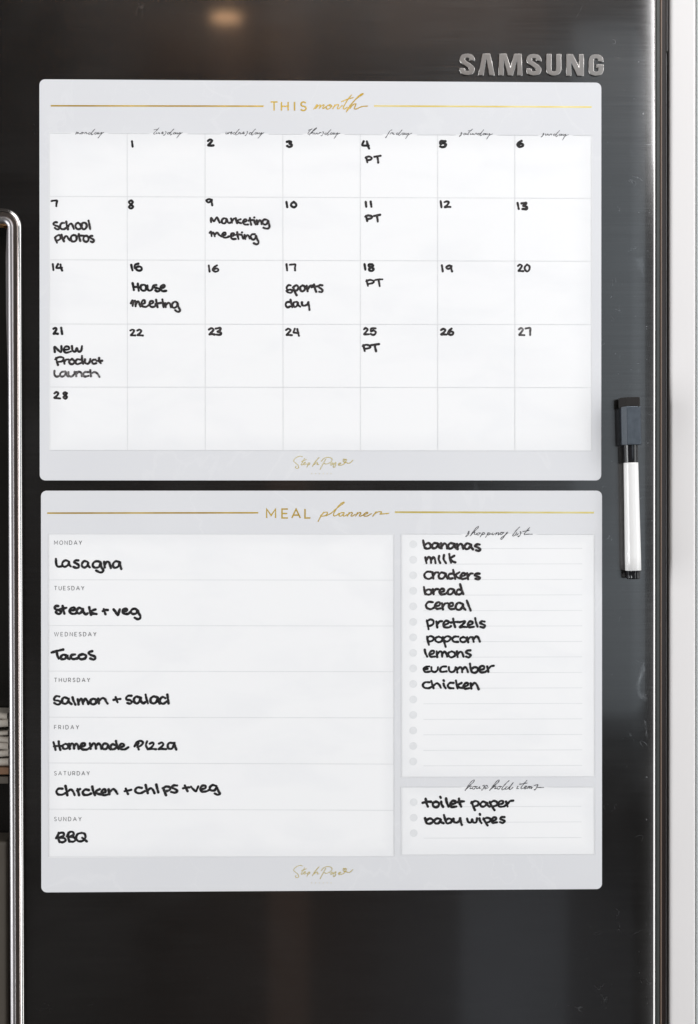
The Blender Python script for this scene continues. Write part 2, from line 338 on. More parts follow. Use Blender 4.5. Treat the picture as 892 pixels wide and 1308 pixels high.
CAL_T = [
 ('F', 'B', '23', 2.5, '59,346 70,340 78,348 66,362 60,368 72,366 83,368 / 89,342 108,340 106,350 96,355 110,360 108,369 90,368'),
 ('D', 'B', '13', 2.5, '488,406 494,434 / 507,408 528,406 524,416 515,420 532,425 530,435 512,434'),
 ('a4', 'B', 'school', 2.35, '165,178 140,175 115,190 112,215 145,230 185,245 205,265 190,290 150,285 130,268 / 285,190 250,190 222,215 218,255 240,285 280,290 310,270 / 315,165 325,220 345,290 / 345,260 365,215 395,200 420,225 440,285 / 510,185 478,200 468,240 485,280 525,290 560,265 575,225 / 560,240 580,195 615,185 645,210 645,255 620,288 585,285 562,250 540,205 510,188 / 680,150 690,200 705,290'),
 ('a4', 'B', 'photos', 2.35, '135,430 145,465 165,510 / 130,430 160,400 200,385 225,410 220,445 180,470 150,470 / 240,380 255,430 280,485 / 275,450 300,410 330,405 350,440 375,470 / 440,385 405,400 390,440 405,480 445,490 480,465 485,420 465,390 430,388 / 520,370 530,420 545,480 / 510,395 560,395 610,400 / 640,395 605,410 595,450 610,485 645,495 675,470 675,425 650,398 620,400 / 740,400 715,400 700,420 725,440 760,460 765,485 740,500 715,490'),
 ('a5', 'B', 'Marketing', 2.2, '88,122 85,95 88,72 108,100 122,110 140,85 155,68 170,95 185,128 / 258,82 232,80 210,100 212,128 238,138 258,118 265,88 275,115 290,132 310,128 / 315,80 322,105 328,130 / 325,115 345,85 366,78 / 370,75 375,105 385,135 / 425,88 400,98 388,108 402,125 430,135 / 452,122 488,112 486,92 465,95 452,125 472,148 508,150 / 530,75 535,110 545,152 / 515,105 545,100 575,98 / 578,102 585,125 595,150 / 580,70 582,74 / 608,100 616,145 / 618,125 638,102 655,112 664,145 / 725,95 695,92 675,110 678,138 705,150 728,135 738,105 748,140 752,175 735,195 700,192 685,185'),
 ('a5', 'B', 'meeting', 2.2, '70,245 85,230 90,255 94,282 / 94,262 108,240 122,255 130,285 / 132,268 148,245 162,245 180,268 205,285 / 215,275 250,265 250,242 228,245 215,270 230,295 265,298 290,285 / 310,285 345,275 345,252 322,255 312,285 330,312 368,315 / 385,235 390,270 400,315 / 365,268 400,262 430,265 / 437,265 446,290 455,310 / 440,238 442,242 / 470,268 478,315 / 480,295 500,270 516,278 528,308 / 585,260 558,260 540,282 548,312 575,320 592,300 598,275 610,310 628,345 622,368 600,375 575,362'),
 ('a6', 'I', 'House', 2.45, '108,355 118,400 125,450 / 180,360 185,410 195,462 / 120,408 160,408 215,412 / 265,375 230,385 220,420 240,455 280,458 300,425 290,385 260,375 / 318,385 320,430 345,460 380,445 400,400 / 445,380 415,382 400,395 420,415 460,425 490,440 485,465 455,470 430,455 / 505,420 550,415 565,395 545,380 515,400 510,435 535,465 585,462'),
 ('a6', 'B', 'meeting', 2.4, '80,640 98,602 112,612 108,680 / 108,655 130,608 150,615 150,682 / 152,655 178,615 198,620 205,655 220,685 / 230,655 280,635 278,600 250,600 235,640 250,680 295,690 330,670 / 345,655 395,635 395,610 365,610 345,645 365,685 410,690 440,668 / 442,590 450,640 462,695 / 430,650 480,640 540,630 / 530,585 538,635 548,695 / 570,640 580,695 / 582,665 610,635 640,645 655,695 / 745,630 710,618 675,640 668,685 700,705 740,680 750,640 760,690 780,735 765,762 735,755 712,735'),
 ('a7', 'B', 'sports', 2.3, '102,212 82,212 70,230 78,248 100,245 115,255 105,270 82,268 70,255 / 122,230 132,260 148,290 / 120,228 145,212 160,225 155,248 132,255 / 195,212 178,225 178,248 195,260 212,245 212,222 195,212 / 228,215 235,258 / 235,240 255,215 275,212 / 285,205 292,235 302,262 / 265,228 318,218 / 350,212 330,210 322,225 340,238 352,250 345,265 325,262'),
 ('a7', 'B', 'day', 2.35, '95,342 72,345 62,365 75,385 98,378 / 100,325 105,350 115,382 / 150,342 128,345 122,365 135,382 152,372 158,348 162,368 178,380 / 190,345 192,365 210,372 235,360 240,345 / 240,345 245,375 250,405'),
 ('E', 'I', 'New', 2.35, '90,578 88,548 110,568 125,578 128,560 128,545 / 142,566 170,562 168,548 150,548 140,568 155,582 182,575 / 188,545 192,570 208,575 216,555 225,575 240,570 245,545'),
 ('E', 'B', 'Product', 2.3, '98,612 102,632 108,652 / 92,620 115,607 138,612 132,630 105,635 / 140,620 145,645 / 145,632 155,621 168,621 / 187,618 172,630 178,645 195,645 202,630 188,618 / 235,622 218,620 208,635 218,648 240,640 / 245,600 246,625 252,645 / 262,620 262,638 278,645 290,632 292,618 / 322,621 308,623 303,635 311,645 326,642 / 342,612 344,630 352,642 / 328,629 360,628'),
 ('E', 'C', 'Launch', 2.2, '88,685 88,705 98,718 118,714 / 150,690 130,692 120,705 128,718 145,712 154,692 156,708 166,718 / 168,692 170,710 184,718 200,705 202,690 / 212,692 212,716 / 214,702 226,690 240,698 245,716 / 280,692 262,692 252,705 260,718 282,714 / 292,682 296,716 / 297,702 315,692 332,700 345,720'),
 ('a6', 'I', '15', 2.6, '87,95 95,135 105,170 / 188,76 150,85 135,112 142,140 165,125 200,115 230,130 235,160 210,175 180,170 160,155'),
 ('a7', 'I', '18', 2.5, '682,45 688,90 / 742,48 718,48 715,62 735,70 752,82 742,98 720,95 720,80 738,70 750,56 738,48')]
MEAL_T = [
 ('M', 'I', 'Lasagna', 2.5, '92,188 95,225 105,243 128,242 140,236 / 182,205 158,200 140,215 138,235 155,245 178,232 185,208 188,230 200,244 / 252,200 232,200 222,212 238,222 256,235 252,250 235,252 218,246 / 318,210 295,205 280,220 278,240 295,250 315,238 322,214 322,235 334,250 / 410,212 385,205 362,215 355,238 372,252 400,245 412,218 418,250 430,268 422,282 405,284 380,272 / 436,210 440,250 / 440,232 454,210 470,212 478,232 484,254 / 545,212 520,205 502,220 500,240 515,252 538,240 548,212 552,240 558,260'),
 ('a1', 'I', 'steak', 2.75, '100,62 80,62 70,75 78,92 105,98 125,110 118,128 95,130 80,116 / 138,62 145,90 155,130 / 112,90 142,85 172,78 / 205,100 235,98 246,86 233,75 212,82 200,105 215,128 245,130 262,120 / 305,85 282,78 264,95 264,118 285,128 306,112 316,88 322,115 340,135 358,126 / 372,72 378,105 388,138 / 425,92 400,100 386,112 402,126 435,132'),
 ('a1', 'I', '+', 2.6, '500,90 505,110 515,135 / 490,107 515,98 535,97'),
 ('a1', 'I', 'veg', 2.6, '585,92 600,110 622,142 632,115 640,92 / 668,108 695,106 704,95 690,85 672,95 665,118 685,132 712,130 728,118 / 790,95 765,85 742,98 738,118 755,132 785,125 795,100 805,125 820,150 815,172 795,178 770,165'),
 ('N', 'I', 'Tacos', 2.75, '55,166 90,156 128,147 / 88,160 92,185 100,205 / 148,184 128,180 115,192 118,206 138,206 150,190 153,185 156,200 168,208 / 204,178 182,182 178,196 190,207 217,203 / 248,177 230,184 228,200 245,209 268,202 272,186 255,177 242,179 / 312,158 295,162 290,172 305,182 325,190 332,202 320,211 300,203'),
 ('N', 'I', 'salmon', 2.6, '105,445 85,442 72,455 75,468 95,470 110,478 105,492 88,495 72,485 / 155,455 135,450 122,465 125,485 145,490 160,475 162,458 165,478 180,492 / 188,450 194,472 206,496 / 220,462 226,494 / 227,478 240,460 250,470 254,492 / 255,478 268,460 280,470 288,492 / 318,458 302,468 302,485 318,494 336,485 335,465 318,458 / 350,458 355,490 / 356,472 375,455 392,460 400,475 410,490'),
 ('N', 'I', '+', 2.5, '447,466 470,462 490,460 / 460,448 465,465 473,482'),
 ('N', 'I', 'salad', 2.65, '560,440 540,440 528,452 532,465 552,468 562,480 552,490 535,485 / 612,450 592,445 578,458 578,478 595,488 612,475 620,452 622,475 635,487 648,480 / 650,432 656,460 665,488 / 720,448 698,445 682,460 685,482 703,488 720,475 728,450 730,470 740,488 / 775,455 758,448 742,462 745,482 762,490 785,475 / 788,432 792,460 795,488'),
 ('a2', 'I', 'Homemade', 2.5, '42,40 50,65 55,88 / 75,35 78,60 85,88 / 45,66 65,64 95,64 / 118,50 102,60 104,78 120,82 135,72 132,55 118,50 / 141,50 145,82 / 145,66 158,48 170,56 173,80 / 173,66 186,50 196,58 202,82 / 216,68 240,62 238,48 222,50 212,70 225,84 252,86 268,78 / 273,46 278,82 / 279,66 296,46 307,55 311,80 / 312,66 326,47 338,58 346,82 / 384,52 364,48 352,65 358,82 378,80 388,56 392,72 404,85 / 430,58 415,52 404,68 412,84 432,80 442,62 / 438,32 444,60 455,84 / 462,70 485,65 485,52 470,50 460,68 470,84 495,84 515,72'),
 ('a2', 'I', 'Pizza', 2.4, '580,45 575,60 582,86 / 555,66 572,38 598,32 608,45 595,62 575,70 / 635,34 627,60 640,84 / 652,49 668,42 676,52 665,70 647,84 668,82 692,84 / 710,49 728,42 738,54 725,70 707,84 730,82 755,84 / 798,45 775,45 765,62 772,80 792,80 805,55 808,42 812,65 820,86'),
 ('a3', 'I', 'chicken', 2.65, '78,48 58,48 48,62 55,76 75,78 92,70 / 92,35 98,58 102,80 / 102,64 118,52 130,62 138,80 / 152,50 155,62 160,80 / 150,58 165,50 / 208,55 190,52 178,66 185,78 205,79 218,72 / 225,38 230,60 238,80 / 262,50 242,62 250,72 270,78 / 272,68 290,64 288,52 277,54 270,70 283,80 304,76 / 306,52 310,76 / 312,64 328,50 340,58 350,74'),
 ('a3', 'I', '+', 2.5, '385,61 400,58 418,54 / 391,48 396,60 402,74'),
 ('a3', 'I', 'chips', 2.65, '470,44 450,42 438,55 445,68 465,70 486,60 / 490,30 494,50 500,70 / 500,56 515,46 526,55 533,70 / 542,28 546,45 552,66 / 578,45 582,60 590,80 / 574,46 592,38 610,42 608,55 590,61 / 645,32 628,32 620,42 635,50 646,58 636,68 616,64'),
 ('a3', 'I', '+', 2.5, '675,46 690,42 706,42 / 684,32 690,45 697,60'),
 ('a3', 'I', 'veg', 2.6, '714,38 724,50 738,60 745,48 750,36 / 765,50 785,46 785,34 770,34 760,50 770,62 790,61 806,53 / 840,35 822,30 808,42 812,55 830,56 842,42 850,60 857,72 846,78 832,72'),
 ('O', 'I', 'BBQ', 2.55, '75,535 72,555 79,578 / 63,560 76,538 95,534 99,547 80,556 100,559 108,570 95,579 80,578 / 122,534 120,555 126,576 / 113,552 126,532 142,531 146,544 128,553 147,556 155,566 145,576 127,576 / 185,535 165,540 158,558 168,574 190,572 202,556 198,540 183,534 / 186,558 208,575'),
 ('P', 'B', 'bananas', 2.5, '159,112 164,135 168,156 / 168,138 188,128 202,138 198,155 180,160 168,152 / 240,130 222,128 210,142 214,156 230,156 242,142 246,132 248,148 258,158 / 262,130 266,158 / 267,144 280,130 292,138 296,158 / 332,132 315,128 302,142 305,157 320,158 334,144 338,132 340,150 350,160 / 352,132 356,162 / 357,146 370,132 382,140 388,162 / 428,135 410,130 396,144 400,160 416,160 428,146 432,136 434,152 444,164 / 482,136 465,135 456,145 472,153 484,163 476,172 460,168'),
 ('P', 'B', 'milk', 2.4, '172,210 178,242 / 178,225 190,208 202,215 205,240 / 206,226 216,208 226,218 230,242 / 250,202 248,222 257,242 / 278,196 276,220 290,242 / 308,190 312,215 318,240 / 336,200 316,214 326,230 342,238'),
 ('P', 'B', 'crackers', 2.45, '202,292 180,292 166,308 172,325 192,332 208,325 / 212,295 218,330 / 218,312 230,296 244,296 / 282,300 262,296 248,312 252,328 270,330 284,314 288,302 290,318 300,330 / 327,302 310,304 302,318 312,330 328,328 / 330,280 336,305 342,332 / 366,294 345,308 353,322 370,330 / 376,318 396,312 396,300 383,300 372,316 382,332 404,328 / 410,300 416,334 / 416,318 428,303 442,301 / 480,302 464,302 454,312 468,318 481,326 473,334 457,330'),
 ('P', 'B', 'bread', 2.5, '164,378 168,400 172,420 / 170,402 190,392 206,400 204,416 188,422 172,416 / 214,391 219,420 / 219,405 232,391 246,391 / 256,408 276,402 276,390 263,390 252,406 262,420 284,418 294,410 / 332,392 312,388 300,402 302,418 318,420 332,406 336,394 338,410 348,420 / 378,396 360,392 350,406 355,420 372,418 384,402 / 370,362 378,390 388,418'),
 ('P', 'B', 'cereal', 2.5, '214,465 190,464 176,480 182,498 202,504 222,496 / 230,488 252,482 254,468 240,466 226,484 236,502 258,500 / 266,470 272,506 / 272,488 284,472 300,470 / 308,490 328,484 328,470 315,470 304,486 314,504 338,502 / 380,472 360,468 346,484 348,502 366,508 382,492 386,474 388,494 400,508 / 408,455 418,482 430,512'),
 ('Q', 'I', 'pretzels', 2.4, '180,55 186,80 190,106 / 180,62 200,50 218,58 216,76 200,86 186,84 / 235,62 240,96 / 240,78 252,62 268,60 / 278,82 300,74 304,62 288,58 274,76 282,94 306,95 318,88 / 330,45 334,70 342,94 / 318,68 345,64 362,65 / 366,66 385,62 398,62 385,78 368,94 388,92 408,94 / 418,82 438,76 440,64 424,62 414,78 422,94 448,92 / 456,42 460,65 470,92 / 510,62 494,60 484,70 500,78 512,86 504,96 486,92'),
 ('Q', 'I', 'popcorn', 2.35, '182,148 186,170 192,194 / 182,155 200,145 218,152 216,168 200,176 186,174 / 248,148 230,156 230,172 248,180 266,172 266,156 248,148 / 272,150 278,175 288,206 / 275,158 295,146 314,152 312,166 296,176 280,172 / 360,148 338,148 326,162 334,176 358,178 / 388,150 372,158 372,172 386,180 404,172 404,158 388,150 / 410,150 416,180 / 416,164 428,150 438,152 / 442,152 447,178 / 446,164 460,148 472,152 483,176'),
 ('Q', 'I', 'lemons', 2.35, '168,222 172,242 182,262 / 198,250 218,244 220,230 206,230 194,246 202,262 226,262 / 236,232 240,264 / 240,248 254,232 266,240 268,262 / 268,248 280,234 290,242 296,262 / 322,232 304,240 304,256 320,266 340,256 338,240 322,232 / 352,232 356,264 / 356,248 370,234 382,240 390,262 / 428,226 411,228 402,238 418,246 430,254 420,266 404,262'),
 ('Q', 'I', 'cucumber', 2.4, '194,318 174,321 162,334 172,349 198,347 / 168,335 186,331 / 206,322 208,342 224,350 240,340 244,322 / 290,318 268,320 256,334 264,348 292,346 / 306,322 308,342 322,350 338,342 344,322 / 350,325 354,352 / 354,338 368,322 380,330 382,350 / 382,338 396,322 408,330 414,350 / 426,302 430,326 436,350 / 436,332 452,322 470,328 468,346 452,354 438,350 / 482,338 504,332 506,318 490,316 478,332 486,350 510,350 522,342 / 524,318 531,348 / 531,332 545,317 562,314'),
 ('Q', 'I', 'chicken', 2.45, '195,408 172,408 158,422 166,438 190,442 206,434 / 206,400 211,420 219,442 / 218,428 236,414 250,422 260,440 / 276,416 280,430 288,442 / 276,397 278,401 / 332,412 312,412 300,426 308,440 332,442 / 346,398 350,420 356,444 / 378,412 358,424 368,438 386,440 / 392,432 412,426 414,414 402,412 388,428 398,444 422,442 / 430,414 435,444 / 435,430 450,412 464,420 476,448'),
 ('R', 'I', 'toilet', 2.65, '174,180 178,205 186,224 / 156,203 180,197 204,196 / 232,196 216,204 216,220 232,228 248,218 246,202 232,196 / 262,196 265,212 273,226 / 257,168 260,174 / 290,178 294,200 304,224 / 320,212 340,206 342,194 327,192 314,208 322,226 348,224 / 364,178 366,200 376,224 / 350,200 370,196 392,194'),
 ('R', 'I', 'paper', 2.45, '436,198 444,222 454,244 / 434,204 456,192 474,200 470,216 450,224 / 518,202 500,196 486,208 490,222 506,224 520,210 524,202 526,216 538,226 / 540,198 550,222 566,244 / 540,204 562,192 580,200 578,216 558,224 / 590,212 612,206 614,194 600,192 586,208 594,224 618,224 630,216 / 632,196 640,224 / 640,208 654,194 672,190'),
 ('R', 'I', 'baby', 2.55, '170,290 174,304 180,320 / 176,304 196,292 214,300 212,314 194,322 178,318 / 256,294 236,292 224,306 230,320 248,318 260,298 262,312 276,319 / 278,272 284,296 292,318 / 288,302 306,292 322,300 318,314 300,320 / 332,294 334,310 350,316 368,304 370,292 / 370,292 374,312 380,328'),
 ('R', 'I', 'wipes', 2.45, '410,292 416,312 432,314 438,296 444,314 462,312 466,290 / 480,292 484,306 492,318 / 482,266 484,271 / 504,292 514,314 526,332 / 502,298 522,288 542,294 538,310 518,316 / 554,304 572,300 574,288 562,286 548,300 556,316 580,314 / 622,284 606,284 598,294 612,300 623,308 613,318 597,312')]
PRN_T = {
 'monday': ('w1', '118,205 145,155 158,165 150,195 182,160 190,185 215,195 240,188 / 265,160 245,180 260,200 290,180 285,160 262,168 312,172 / 325,195 345,163 368,165 365,195 395,185 / 455,165 420,175 415,200 445,200 490,165 560,85 / 515,140 480,190 485,215 530,195 / 590,160 560,175 560,200 590,198 618,162 612,195 640,190 / 652,160 642,190 665,195 708,165 / 720,165 690,215 650,270 630,290 / 700,205 740,175 765,160'),
 'tuesday': ('w2', '240,55 200,100 140,160 115,190 130,205 165,190 / 120,105 160,95 190,92 / 187,165 180,190 205,190 240,165 240,190 265,190 / 300,178 335,165 325,150 300,170 305,195 342,185 / 385,140 400,160 380,200 350,230 340,220 / 470,165 435,175 430,200 460,198 500,160 575,85 / 520,140 490,195 500,220 535,195 / 600,165 570,175 570,200 600,195 625,165 620,195 645,190 / 662,165 655,190 675,195 710,168 / 725,165 700,210 660,265 640,290 / 705,205 745,180 770,165'),
 'wednesday': ('w3', '75,125 70,165 95,160 108,135 105,165 125,150 130,130 150,138 / 160,150 185,137 175,125 158,145 165,168 195,155 / 240,135 215,145 212,165 235,168 270,135 325,72 / 285,115 255,165 260,185 290,170 / 305,165 325,135 345,140 335,165 370,160 / 390,150 415,140 408,125 388,145 395,165 425,155 / 475,115 480,135 465,170 440,195 435,185 / 550,138 520,145 515,165 540,168 575,135 630,72 / 590,115 560,165 565,185 600,165 / 650,138 625,148 625,168 650,165 670,138 665,165 690,155 / 705,138 700,160 718,165 745,140 / 755,140 735,175 700,225 680,245 / 740,175 775,150 795,138'),
 'thursday': ('w4', '195,75 150,115 100,180 105,205 130,195 / 110,115 150,98 185,96 / 130,225 180,160 240,95 295,55 285,80 230,125 165,190 210,165 220,180 215,208 / 257,170 250,200 275,200 305,170 305,200 330,195 / 345,200 370,165 398,170 / 430,150 455,155 440,200 410,240 395,235 / 520,175 490,180 485,205 515,205 560,165 625,95 / 575,150 540,200 545,225 585,205 / 650,170 620,180 620,208 650,205 680,170 672,205 695,200 / 712,170 705,200 730,200 765,175 / 780,170 750,220 715,275 695,300 / 760,215 800,190 830,180'),
 'friday': ('w5', '230,105 190,125 150,180 120,230 95,278 82,282 80,270 / 120,222 150,190 / 185,210 210,175 245,170 235,200 / 275,170 260,205 285,210 / 370,175 335,185 330,210 365,210 400,180 460,105 / 420,150 385,205 390,230 430,210 / 490,175 460,185 460,215 490,210 515,175 510,210 535,205 / 552,175 545,205 570,205 600,180 / 615,180 590,225 555,285 538,305 / 595,225 640,200 680,180'),
 'saturday': ('w6', '85,250 110,225 135,165 147,180 130,225 95,255 / 220,180 190,190 185,215 215,215 245,180 240,215 260,210 / 385,90 330,140 285,190 275,215 300,215 / 290,130 330,120 365,118 / 347,185 340,212 365,212 400,185 400,212 420,210 / 435,220 460,180 490,185 485,205 / 550,185 515,190 510,215 545,215 580,180 640,105 / 595,160 565,215 570,240 610,215 / 665,185 635,195 635,220 665,215 690,185 685,215 705,210 / 722,185 715,210 740,212 770,190 / 785,190 760,235 725,295 708,315 / 765,230 810,210 850,195'),
 'sunday': ('w7', '60,265 90,240 110,185 124,192 100,240 70,268 / 167,195 160,225 185,225 215,195 215,225 235,220 / 250,230 275,200 300,200 295,225 / 390,200 350,205 345,230 380,230 415,195 480,120 / 430,170 400,225 405,260 445,230 / 505,200 475,210 475,235 505,232 530,200 525,232 545,225 / 562,200 555,225 580,228 610,205 / 625,205 600,250 565,310 548,335 / 605,245 650,225 685,215'),
 'shopping list': ('b1', '45,154 64,128 82,92 84,110 72,138 48,156 / 95,148 130,100 165,55 190,38 182,60 140,100 108,138 135,108 150,108 142,130 160,132 175,117 / 197,112 178,118 175,132 190,136 205,120 198,112 215,116 / 235,112 222,140 208,162 / 225,130 245,110 258,115 248,132 232,134 270,125 / 300,112 288,138 272,164 / 290,130 310,112 322,116 312,134 298,134 338,125 / 357,110 346,130 360,134 378,120 / 395,112 385,136 / 388,128 412,110 422,116 415,134 434,126 / 472,108 450,108 438,122 446,134 466,122 482,104 / 520,103 500,130 475,165 455,188 446,180 458,162 490,140 525,112 / 660,46 630,75 600,115 582,140 592,150 612,136 / 628,110 614,132 628,136 645,122 / 665,95 674,112 662,142 648,156 642,148 / 775,50 740,90 715,122 720,134 745,128 805,128 / 698,97 740,88 772,82'),
 'household items': ('b2', '35,160 70,105 110,58 130,52 120,75 80,110 48,146 85,115 98,118 85,140 105,138 / 132,118 112,125 112,142 128,145 142,128 132,118 155,120 / 162,118 152,138 168,138 188,118 182,138 200,135 / 218,112 235,105 228,130 210,158 202,150 / 240,134 266,120 259,106 240,120 243,143 278,130 / 290,158 330,105 370,58 388,52 378,75 335,112 302,146 345,115 355,120 342,140 362,138 / 390,118 370,125 370,142 385,145 400,128 390,118 415,118 / 490,58 460,85 430,120 415,145 425,152 448,138 / 475,118 458,128 452,145 470,145 500,118 535,76 / 520,95 500,125 492,145 505,150 530,128 / 582,116 570,140 588,140 / 604,84 605,86 / 675,55 640,95 615,130 620,142 640,135 / 600,97 640,88 680,82 / 650,132 670,120 664,112 650,126 655,142 678,132 / 690,118 680,142 / 685,132 704,116 699,141 / 702,130 722,116 718,140 735,125 / 752,108 787,98 780,120 762,150 750,150 / 778,128 815,128 850,127')}
# sans capitals for the printed headings
def arc(cx, cy_, rx, ry, a0, a1, n=10): return [(cx+rx*math.cos(math.radians(a0+(a1-a0)*i/n)), cy_+ry*math.sin(math.radians(a0+(a1-a0)*i/n))) for i in range(n+1)]
SA = {
 'A': (.95, [[(0, 0), (.475, 1), (.95, 0)], [(.17, .32), (.78, .32)]]), 'D': (.82, [[(0, 0), (0, 1), (.3, 1)]+arc(.34, .5, .46, .5, 90, -90)[1:]+[(0, 0)]]),
 'E': (.66, [[(.66, 0), (0, 0), (0, 1), (.66, 1)], [(0, .5), (.58, .5)]]), 'F': (.62, [[(0, 0), (0, 1), (.62, 1)], [(0, .48), (.55, .48)]]),
 'H': (.78, [[(0, 0), (0, 1)], [(.78, 0), (.78, 1)], [(0, .5), (.78, .5)]]), 'I': (.05, [[(.02, 0), (.02, 1)]]),
 'L': (.6, [[(0, 1), (0, 0), (.6, 0)]]), 'M': (1.0, [[(0, 0), (0, 1), (.5, .28), (1, 1), (1, 0)]]), 'N': (.8, [[(0, 0), (0, 1), (.8, 0), (.8, 1)]]),
 'O': (.98, [arc(.49, .5, .49, .5, 90, 451, 20)]), 'R': (.72, [[(0, 0), (0, 1), (.35, 1)]+arc(.38, .7, .28, .3, 90, -90)[1:]+[(0, .4)], [(.36, .38), (.7, 0)]]),
 'S': (.66, [arc(.34, .75, .29, .25, 25, 250, 9)+arc(.32, .25, .32, .25, 75, -155, 9)]), 'T': (.8, [[(.4, 0), (.4, 1)], [(0, 1), (.8, 1)]]),
 'U': (.76, [[(0, 1), (0, .38)]+arc(.38, .38, .38, .38, 180, 360)+[(.76, 1)]]), 'W': (1.3, [[(0, 1), (.32, 0), (.65, 1), (.98, 0), (1.3, 1)]]),
 'Y': (.8, [[(.4, 0), (.4, .42), (0, 1)], [(.4, .42), (.8, 1)]]),
}
def caps(sheet, word, x0, x1, base, h, w, wf=.86):
    tw = sum(SA[c][0] for c in word)*h*wf; gap = (x1-x0-tw)/(len(word)-1); x = x0
    for c in word:
        wd, st = SA[c]
        for s_ in st: sheet.stroke([(x+a*h*wf, base-b*h) for a, b in s_], w, cap=False, straight=True)
        x += wd*h*wf+gap

# ------------------------------------------------------------------ refrigerator
fr = empty('refrigerator', (0, .03, -.9), 'black brushed steel refrigerator door with silver badge and chrome edged dispenser, behind the planners', 'refrigerator')
def fput(o): o.parent = fr; o.matrix_parent_inverse = Matrix.Translation(-fr.location); return o
ZT, ZB = .62, -.78
hx = at(20, 600).x; hz = at(10, 274).z; hbot = -.62; hleft = -.43; DL = -.50
xe = at(840.6, 600).x
prof = [(DL, 0)] + [(hleft, 0), (hx, 0)]
for px in (60, 200, 400, 600, 760): prof.append((at(px, 600).x, 0))
x_s = xe-.0215
for i in range(15):
    t = i/14; prof.append((x_s+.0185*t, .0021*t**2.2))
x_l, y_l = prof[-1]; a0 = math.atan(.0021*2.2/.0185)
rad = .0034; i_round = len(prof)
cx_, cy2 = x_l-rad*math.sin(a0), y_l+rad*math.cos(a0)
for i in range(1, 11):
    a = a0+(math.pi/2-a0)*i/10; prof.append((cx_+rad*math.sin(a), cy2-rad*math.cos(a)))
prof.append((prof[-1][0], .012))
zs = [ZB, hbot] + [hbot+(hz-hbot)*i/6 for i in range(1, 7)] + [hz+(ZT-hz)*i/3 for i in range(1, 4)]
V, Fc = [], []; nz = len(zs)
for (x, y) in prof:
    for z in zs: V.append((x, y, z))
for i in range(len(prof)-1):
    for j in range(nz-1):
        if prof[i][0] >= hleft-1e-6 and prof[i+1][0] <= hx+1e-6 and zs[j] >= hbot-1e-6 and zs[j+1] <= hz+1e-6: continue
        Fc.append((i*nz+j, (i+1)*nz+j, (i+1)*nz+j+1, i*nz+j+1))
# back of the panel and return edges of the opening
def quad(a, b, c, d):
    n = len(V); V.extend([a, b, c, d]); Fc.append((n, n+1, n+2, n+3))
xr, yb = prof[-1][0], .012
quad((DL, yb, ZB), (DL, yb, ZT), (DL, 0, ZT), (DL, 0, ZB))
quad((DL, 0, ZT), (DL, yb, ZT), (xr, yb, ZT), (xr, .004, ZT)); quad((DL, 0, ZB), (xr, .004, ZB), (xr, yb, ZB), (DL, yb, ZB))
door = mesh('door', V, Fc, M_DOOR, None, True); fput(door)
door.data.materials.append(M_CHROME)          # polished bead along the door's edge
for p_ in door.data.polygons:
    if min(door.data.vertices[v].co.x for v in p_.vertices) >= prof[i_round][0]-1e-6: p_.material_index = 1
uv = door.data.uv_layers.new(name='UVMap')
for l in door.data.loops:
    c = door.data.vertices[l.vertex_index].co; uv.data[l.index].uv = (c.x, c.z)

# badge letters: solid metal, bevelled
def thick(path, wh, wv):
    P = catmull(path, 1.0); L, R = [], []
    for i, p in enumerate(P):
        a, b = P[max(i-1, 0)], P[min(i+1, len(P)-1)]; dx, dy = b[0]-a[0], b[1]-a[1]; l = math.hypot(dx, dy); dx /= l; dy /= l
        h = (wh*dx*dx+wv*dy*dy)/2; L.append((p[0]-dy*h, p[1]+dx*h)); R.append((p[0]+dy*h, p[1]-dx*h))
    return L+R[::-1]
Sp = thick([(16.2, 9.2), (16.2, 7.5), (14.6, 4.1), (10, 2.9), (5.4, 4.1), (3.9, 7.6), (5.6, 10.9), (10, 13.8), (14.4, 17), (16.1, 20.4), (14.6, 23.9), (10, 25.1), (5.4, 23.9), (3.8, 20.8), (3.8, 18.8)], 5.6, 7.4)
Up = thick([(3.5, 0), (3.5, 8), (3.5, 17), (4.4, 22.6), (9.8, 25.2), (15.2, 22.6), (16.1, 17), (16.1, 8), (16.1, 0)], 5.6, 7)
Gp = thick([(16, 9.6), (16, 7.5), (14.4, 4.1), (9.8, 2.9), (5, 4.4), (3.6, 9), (3.6, 14), (3.6, 19), (5, 23.6), (9.8, 25.1), (14.8, 23.6), (16.2, 19.5), (16.2, 15.5)], 5.6, 7)
LET = [('S', 586.8, Sp), ('A', 610.8, [(0, 28), (5.6, 0), (15.6, 0), (21.4, 28), (14.2, 28), (10.6, 7), (7, 28)]),
       ('M', 636.8, [(0, 28), (.8, 0), (10.6, 0), (15.3, 17), (20, 0), (29.8, 0), (30.6, 28), (24, 28), (23.6, 9), (18.6, 28), (12, 28), (7, 9), (6.6, 28)]),
       ('S', 672, Sp), ('U', 697.6, Up), ('N', 723.4, [(0, 28), (0, 0), (8.6, 0), (16.2, 16.5), (16, 0), (22.6, 0), (22.6, 28), (14.2, 28), (6.4, 11.5), (6.6, 28)]), ('G', 751.6, Gp)]
